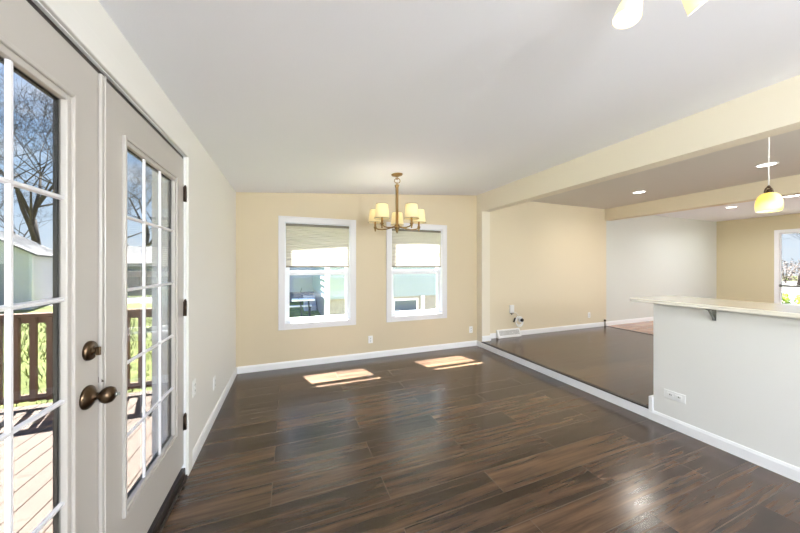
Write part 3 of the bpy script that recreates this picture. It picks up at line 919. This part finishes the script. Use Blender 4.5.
# shed beyond the deck
c = V2(-10.9, 18.2); rd = V2(-0.30, 0.955).normalized(); sd = V2(0.955, 0.30).normalized()
W_, L_ = 3.5, 5.0
sh = thing('garden_shed', 'white lap sided shed with pale grey gable roof beyond the deck', 'shed', (c.x - sd.x * W_ / 2, c.y - sd.y * W_ / 2, GZ))
off = Vector((sh.location.x, sh.location.y, GZ))
def loc3(m):
    m.v = [(p[0] - off.x, p[1] - off.y, p[2] - off.z) for p in m.v]; return m
c1 = c - sd * W_; c2 = c + rd * L_; c3 = c1 + rd * L_
ez, rz_ = 1.98, 3.10
m = MB()
m.hexa([(q.x, q.y, GZ) for q in (c1, c, c2, c3)], [(q.x, q.y, ez) for q in (c1, c, c2, c3)])
lap_wall(m, c1, c, GZ, ez, -rd); lap_wall(m, c, c2, GZ, ez, sd)
ap = (c + c1) / 2; ap2 = (c2 + c3) / 2
m.poly([(c1.x, c1.y, ez), (c.x, c.y, ez), (ap.x, ap.y, rz_), (c3.x, c3.y, ez), (c2.x, c2.y, ez), (ap2.x, ap2.y, rz_)], [(0, 1, 2), (3, 5, 4)])
loc3(m).build('walls', M['siding_shed'], sh)
m = MB()
def slab(m, p, th=0.09):
    m.hexa([(a[0], a[1], a[2]) for a in p], [(a[0], a[1], a[2] + th) for a in p])
eo = 0.22
A0 = c - rd * 0.2 + sd * eo; A1 = c2 + rd * 0.2 + sd * eo; B0 = ap - rd * 0.2; B1 = ap2 + rd * 0.2
C0 = c1 - rd * 0.2 - sd * eo; C1 = c3 + rd * 0.2 - sd * eo
ze = ez - eo * (rz_ - ez) / (W_ / 2)
slab(m, [(A0.x, A0.y, ze), (A1.x, A1.y, ze), (B1.x, B1.y, rz_), (B0.x, B0.y, rz_)])
slab(m, [(B0.x, B0.y, rz_), (B1.x, B1.y, rz_), (C1.x, C1.y, ze), (C0.x, C0.y, ze)])
loc3(m).build('roof', M['shingle'], sh)
m = MB()
d0 = c1 + sd * 1.9 - rd * 0.03; d1 = c1 + sd * 2.9 - rd * 0.03
m.hexa([(d0.x, d0.y, GZ + 0.1), (d1.x, d1.y, GZ + 0.1), (d1.x + rd.x * 0.02, d1.y + rd.y * 0.02, GZ + 0.1), (d0.x + rd.x * 0.02, d0.y + rd.y * 0.02, GZ + 0.1)],
       [(d0.x, d0.y, 1.5), (d1.x, d1.y, 1.5), (d1.x + rd.x * 0.02, d1.y + rd.y * 0.02, 1.5), (d0.x + rd.x * 0.02, d0.y + rd.y * 0.02, 1.5)])
loc3(m).build('door', M['siding_grey'], sh)
m = MB(); m.box(c.x - 0.05, c.x + 0.05, c.y - 0.05, c.y + 0.05, GZ, ez - 0.02)
loc3(m).build('corner_board', M['trim'], sh)

# garage far behind, with a fence in front
ga = thing('garage', 'low garage with broad pale shingle roof far behind the fence', 'garage', (-11.5, 28.6, GZ))
m = MB().box(-5.2, 3.4, -0.2, 6.0, 0, 2.0); m.build('walls', M['siding_grey'], ga)
m = MB()
slab(m, [(-5.7, -0.7, 2.05), (3.9, -0.7, 2.05), (3.0, 3.0, 3.55), (-5.0, 3.0, 3.55)], 0.12)
slab(m, [(-5.0, 3.0, 3.55), (3.0, 3.0, 3.55), (3.9, 6.7, 2.05), (-5.7, 6.7, 2.05)], 0.12)
m.build('roof', M['shingle'], ga)
MB().box(-0.3, 1.2, -0.24, -0.2, 0.9, 1.7).build('window', M['dark_glass'], ga)
MB().box(-5.65, 3.85, -0.72, -0.66, 1.9, 2.06).build('fascia', M['siding_grey'], ga)

fe = thing('board_fence', 'weathered grey board fence standing before the garage', 'fence', (-9.0, 23.2, GZ))
xx = -3.6
while xx < 3.6:
    MB().box(xx, xx + 0.19, -0.012, 0.012, 0.05, 1.66 + 0.02 * math.sin(xx * 7)).build('board', M['fence_wood'], fe)
    xx += 0.205
for z in (0.4, 1.35): MB().box(-3.6, 3.75, 0.0125, 0.06, z, z + 0.09).build('rail', M['fence_wood'], fe)
for xx in (-3.3, -1.0, 1.3, 3.5): MB().box(xx - 0.05, xx + 0.05, 0.0605, 0.16, 0, 1.6).build('post', M['fence_wood'], fe)
gp = MB().poly([(-13, 19.6, GZ + 0.012), (-4.6, 18.9, GZ + 0.012), (-5.4, 22.6, GZ + 0.012), (-13, 22.9, GZ + 0.012)], [(0, 1, 2, 3)])
struct(gp.build('path', M['snow']))

# neighbour's house behind the two windows
nh = thing('neighbor_house', 'pale blue lap sided house on a concrete base outside the back windows', 'house', (1.17, 9.73, GZ))
hx, hy, sz, hz = 10.0, 5.9, 0.33 - GZ, 5.8
MB().box(0.03, hx - 0.03, 0.03, hy - 0.03, 0, sz).build('foundation', M['foundation'], nh)
m = MB().box(0, hx, 0, hy, sz, hz)
lap_wall(m, (0, 0), (hx, 0), sz - 0.02, hz, (0, -1), 0.21, 0.030); lap_wall(m, (0, hy), (0, 0), sz - 0.02, hz, (-1, 0), 0.21, 0.045)
m.build('siding', M['siding_blue'], nh)
MB().box(-0.055, 0.09, -0.055, 0.09, -0.0, hz).build('corner_board', M['siding_white'], nh)
m = MB()
slab(m, [(-0.4, -0.45, hz), (hx + 0.4, -0.45, hz), (hx + 0.4, hy / 2, hz + 1.3), (-0.4, hy / 2, hz + 1.3)], 0.12)
slab(m, [(-0.4, hy / 2, hz + 1.3), (hx + 0.4, hy / 2, hz + 1.3), (hx + 0.4, hy + 0.45, hz), (-0.4, hy + 0.45, hz)], 0.12)
m.build('roof', M['shingle'], nh)
wf = MB(); frame_xz(wf, 2.30, 3.30, 0.06, sz - 0.10, 0.07, -0.01, 0.03)
w_ = wf.build('basement_window', M['trim'], nh)
MB().box(2.36, 3.24, 0.0, 0.028, 0.12, sz - 0.16).build('pane', M['dark_glass'], w_)
MB().box(3.42, 3.56, -0.03, 0.03, 0.0, sz - 0.02).build('downspout', M['trim'], nh)

# second house further back on the left
sh2 = thing('grey_house', 'blue grey sided house in shade far behind the white table', 'house', (-3.2, 16.6, GZ))
m = MB().box(-2.5, 6.2, 0, 5, 0.55, 9.0)
lap_wall(m, (-2.5, 0), (6.2, 0), 0.55, 9.0, (0, -1), 0.24, 0.03)
m.build('siding', M['siding_grey'], sh2)
MB().box(-2.47, 6.17, 0.03, 4.97, 0, 0.55).build('foundation', M['dark_glass'], sh2)
m = MB()
slab(m, [(-2.9, -0.4, 9.0), (6.5, -0.4, 9.0), (6.5, 2.5, 10.4), (-2.9, 2.5, 10.4)], 0.12)
slab(m, [(-2.9, 2.5, 10.4), (6.5, 2.5, 10.4), (6.5, 5.4, 9.0), (-2.9, 5.4, 9.0)], 0.12)
m.build('roof', M['shingle'], sh2)
# steps beside the house
stp = thing('entry_steps', 'white plank entry steps against the side of the pale blue house', 'steps', (0.62, 13.2, GZ))
for k in range(3):
    MB().box(0.0, 0.52, 0.28 * k, 0.28 * k + 0.27, 0.0, 0.2 * (k + 1)).build('step', M['siding_grey'], stp)

# white garden table outside the left window
tb = thing('garden_table', 'white garden table on dark legs standing on the grass outside the left window', 'table', (0.50, 11.55, GZ))
MB().box(-0.40, 0.42, -0.28, 0.28, 0.66, 0.71).build('tabletop', M['trim'], tb, bevel=0.01)
for sx in (-0.05, 0.24):
    for s in (-1, 1):
        MB().tube([(sx, s * 0.22, 0), (sx - 0.04, s * 0.05, 0.66)], 0.022, 8).build('leg', M['slot'], tb)
    MB().tube([(sx - 0.03, -0.14, 0.35), (sx - 0.03, 0.14, 0.35)], 0.016, 8).build('stretcher', M['slot'], tb)
MB().box(-0.9, 0.35, 0.36, 0.60, 0.36, 0.40).build('bench_seat', M['trim'], tb)
for sx in (-0.8, 0.28):
    MB().box(sx - 0.03, sx + 0.03, 0.40, 0.56, 0, 0.359).build('bench_leg', M['slot'], tb)
for (xx, yy) in ((-0.25, 0.45), (0.36, -0.05)):
    pass
MB().tube([(-0.16, 0.16, 0.71), (-0.04, 0.18, 1.12)], 0.012, 6).build('umbrella_pole', M['slot'], tb)

# grass tufts
random.seed(5)
def tufts(x0, x1, y0, y1, n, h, name, z=GZ):
    m = MB()
    for _ in range(n):
        x, y = random.uniform(x0, x1), random.uniform(y0, y1)
        if 0.0 < x < 1.2 and 11.1 < y < 12.3 or x > 0.5 and 12.8 < y < 14.4: continue
        a = random.uniform(0, 2 * PI); hh = h * random.uniform(0.5, 1.2); w = 0.012
        dx, dy = math.cos(a), math.sin(a)
        lx, ly = random.uniform(-0.6, 0.6) * hh, random.uniform(-0.6, 0.6) * hh
        m.poly([(x - dx * w, y - dy * w, z), (x + dx * w, y + dy * w, z), (x + lx, y + ly, z + hh)], [(0, 1, 2)])
    o = m.build('grass', M['blade']); o['kind'] = 'stuff'
    o['label'] = name; o['category'] = 'grass'
    return o
tufts(-11, -1.9, 5.3, 15, 6000, 0.16, 'patchy green spring grass beyond the deck railing')
tufts(-1.8, 0.7, 9.4, 11.2, 1500, 0.14, 'patchy green grass in front of the white garden table')


# ------------------------------------------------------------------ bare trees
def tree(x, y, h, seed, label, mat='bark', spread=0.55, trunk=0.18, depth=5, group='bare trees in the yard', lean=(0, 0)):
    rnd = random.Random(seed)
    t = thing('bare_tree', label, 'tree', (x, y, GZ), group)
    tm, bm = MB(), MB()
    def grow(p, d, ln, r, lev):
        n = 3 if lev < 3 else 2
        pts, rad = [p], [r]
        q = p
        for i in range(n):
            d = (d + Vector((rnd.uniform(-1, 1), rnd.uniform(-1, 1), rnd.uniform(-0.4, 0.7))) * 0.16).normalized()
            q = q + d * ln / n
            pts.append(q); rad.append(r * (1 - 0.42 * (i + 1) / n))
        (tm if lev == 0 else bm).tube(pts, rad, 7 if lev < 2 else (4 if lev < 4 else 3))
        if lev >= depth: return
        for i in range(rnd.choice((3, 4)) if lev else 4):
            k = len(pts) - 1 if i < 2 else rnd.randint(1, len(pts) - 1)
            ax = Vector((rnd.uniform(-1, 1), rnd.uniform(-1, 1), rnd.uniform(-0.25, 0.75))).normalized()
            nd = (d * (1 - spread) + ax * spread * 1.25 + Vector((0, 0, 0.12))).normalized()
            grow(pts[k], nd, ln * rnd.uniform(0.62, 0.82), max(rad[k] * 0.66, 0.009), lev + 1)
    grow(Vector((0, 0, 0)), Vector((lean[0], lean[1], 1)).normalized(), h * 0.30, trunk, 0)
    tm.build('trunk', M[mat], t)
    bm.build('branches', M[mat], t)
    return t
tree(-15.6, 26.5, 17, 11, 'tall bare tree rising directly behind the white shed roof', trunk=0.29, depth=6)
tree(-20.5, 30.5, 12, 4, 'bare tree standing further back left of the shed', trunk=0.2)
tree(-15.2, 40.5, 19, 8, 'bare tree rising behind the garage roof', trunk=0.34, lean=(0.05, 0), depth=6)
tree(-34.0, 52.0, 18, 23, 'leaning bare tree behind the garage, left of the other one', trunk=0.24, lean=(0.3, 0))
tree(44.0, 11.6, 10, 31, 'bare tree outside the far window', trunk=0.12, depth=5)

struct(MB().poly([(-6, -14, GZ + 0.02), (16, -14, GZ + 0.02), (16, -3.45, GZ + 0.02), (-6, -3.45, GZ + 0.02)], [(0, 1, 2, 3)]).build('bounce_slab', M['concrete']))  # pale slab added out of view to bounce sunlight up into the rooms
# view of the far window: drive, low hedge, shrubs, far trees
struct(MB().poly([(13, -6, GZ + 0.010), (60, -14, GZ + 0.010), (60, 30, GZ + 0.010), (13, 12, GZ + 0.010)], [(0, 1, 2, 3)]).build('driveway', M['snow']))
def shrub(x, y, rx, h, seed, label, mat, group, n=260, ls=0.10):
    rnd = random.Random(seed)
    t = thing('shrub', label, 'shrub', (x, y, GZ), group)
    st, lf = MB(), MB()
    for k in range(14):
        a = rnd.uniform(0, 2 * PI); r_ = rnd.uniform(0.2, 0.8) * rx
        st.tube([(0, 0, 0), (r_ * 0.5 * math.cos(a), r_ * 0.5 * math.sin(a), h * 0.5), (r_ * math.cos(a), r_ * math.sin(a), h * rnd.uniform(0.7, 1))], [0.025, 0.015, 0.006], 4)
    for k in range(n):
        a = rnd.uniform(0, 2 * PI); rr = rx * math.sqrt(rnd.uniform(0.02, 1)); z = h * rnd.uniform(0.12, 1.0) * (1 - 0.35 * (rr / rx) ** 2)
        p = Vector((rr * math.cos(a), rr * math.sin(a), z))
        u = Vector((rnd.uniform(-1, 1), rnd.uniform(-1, 1), rnd.uniform(-1, 1))).normalized()
        w = u.orthogonal().normalized()
        lf.poly([p - u * ls, p + w * ls * 0.5, p + u * ls, p - w * ls * 0.5], [(0, 1, 2, 3)])
    st.build('stems', M['bark'], t); lf.build('leaves', M[mat], t)
for i, (x, y) in enumerate(((24.0, 7.25), (24.2, 5.85), (24.0, 4.45))):
    shrub(x, y, 0.66, 0.70, 40 + i, 'low yellow green shrub in the row just outside the far window', 'leaf', 'yellow green shrubs outside the far window', 420, 0.09)
for i, (x, y) in enumerate(((52, 19.2), (52, 23.8), (52, 14.6), (54, 10.2))):
    shrub(x, y, 2.0, 2.9, 50 + i, 'grey brown leafless thicket on the horizon beyond the far window', 'bark_pale', 'thickets on the horizon', 700, 0.14)
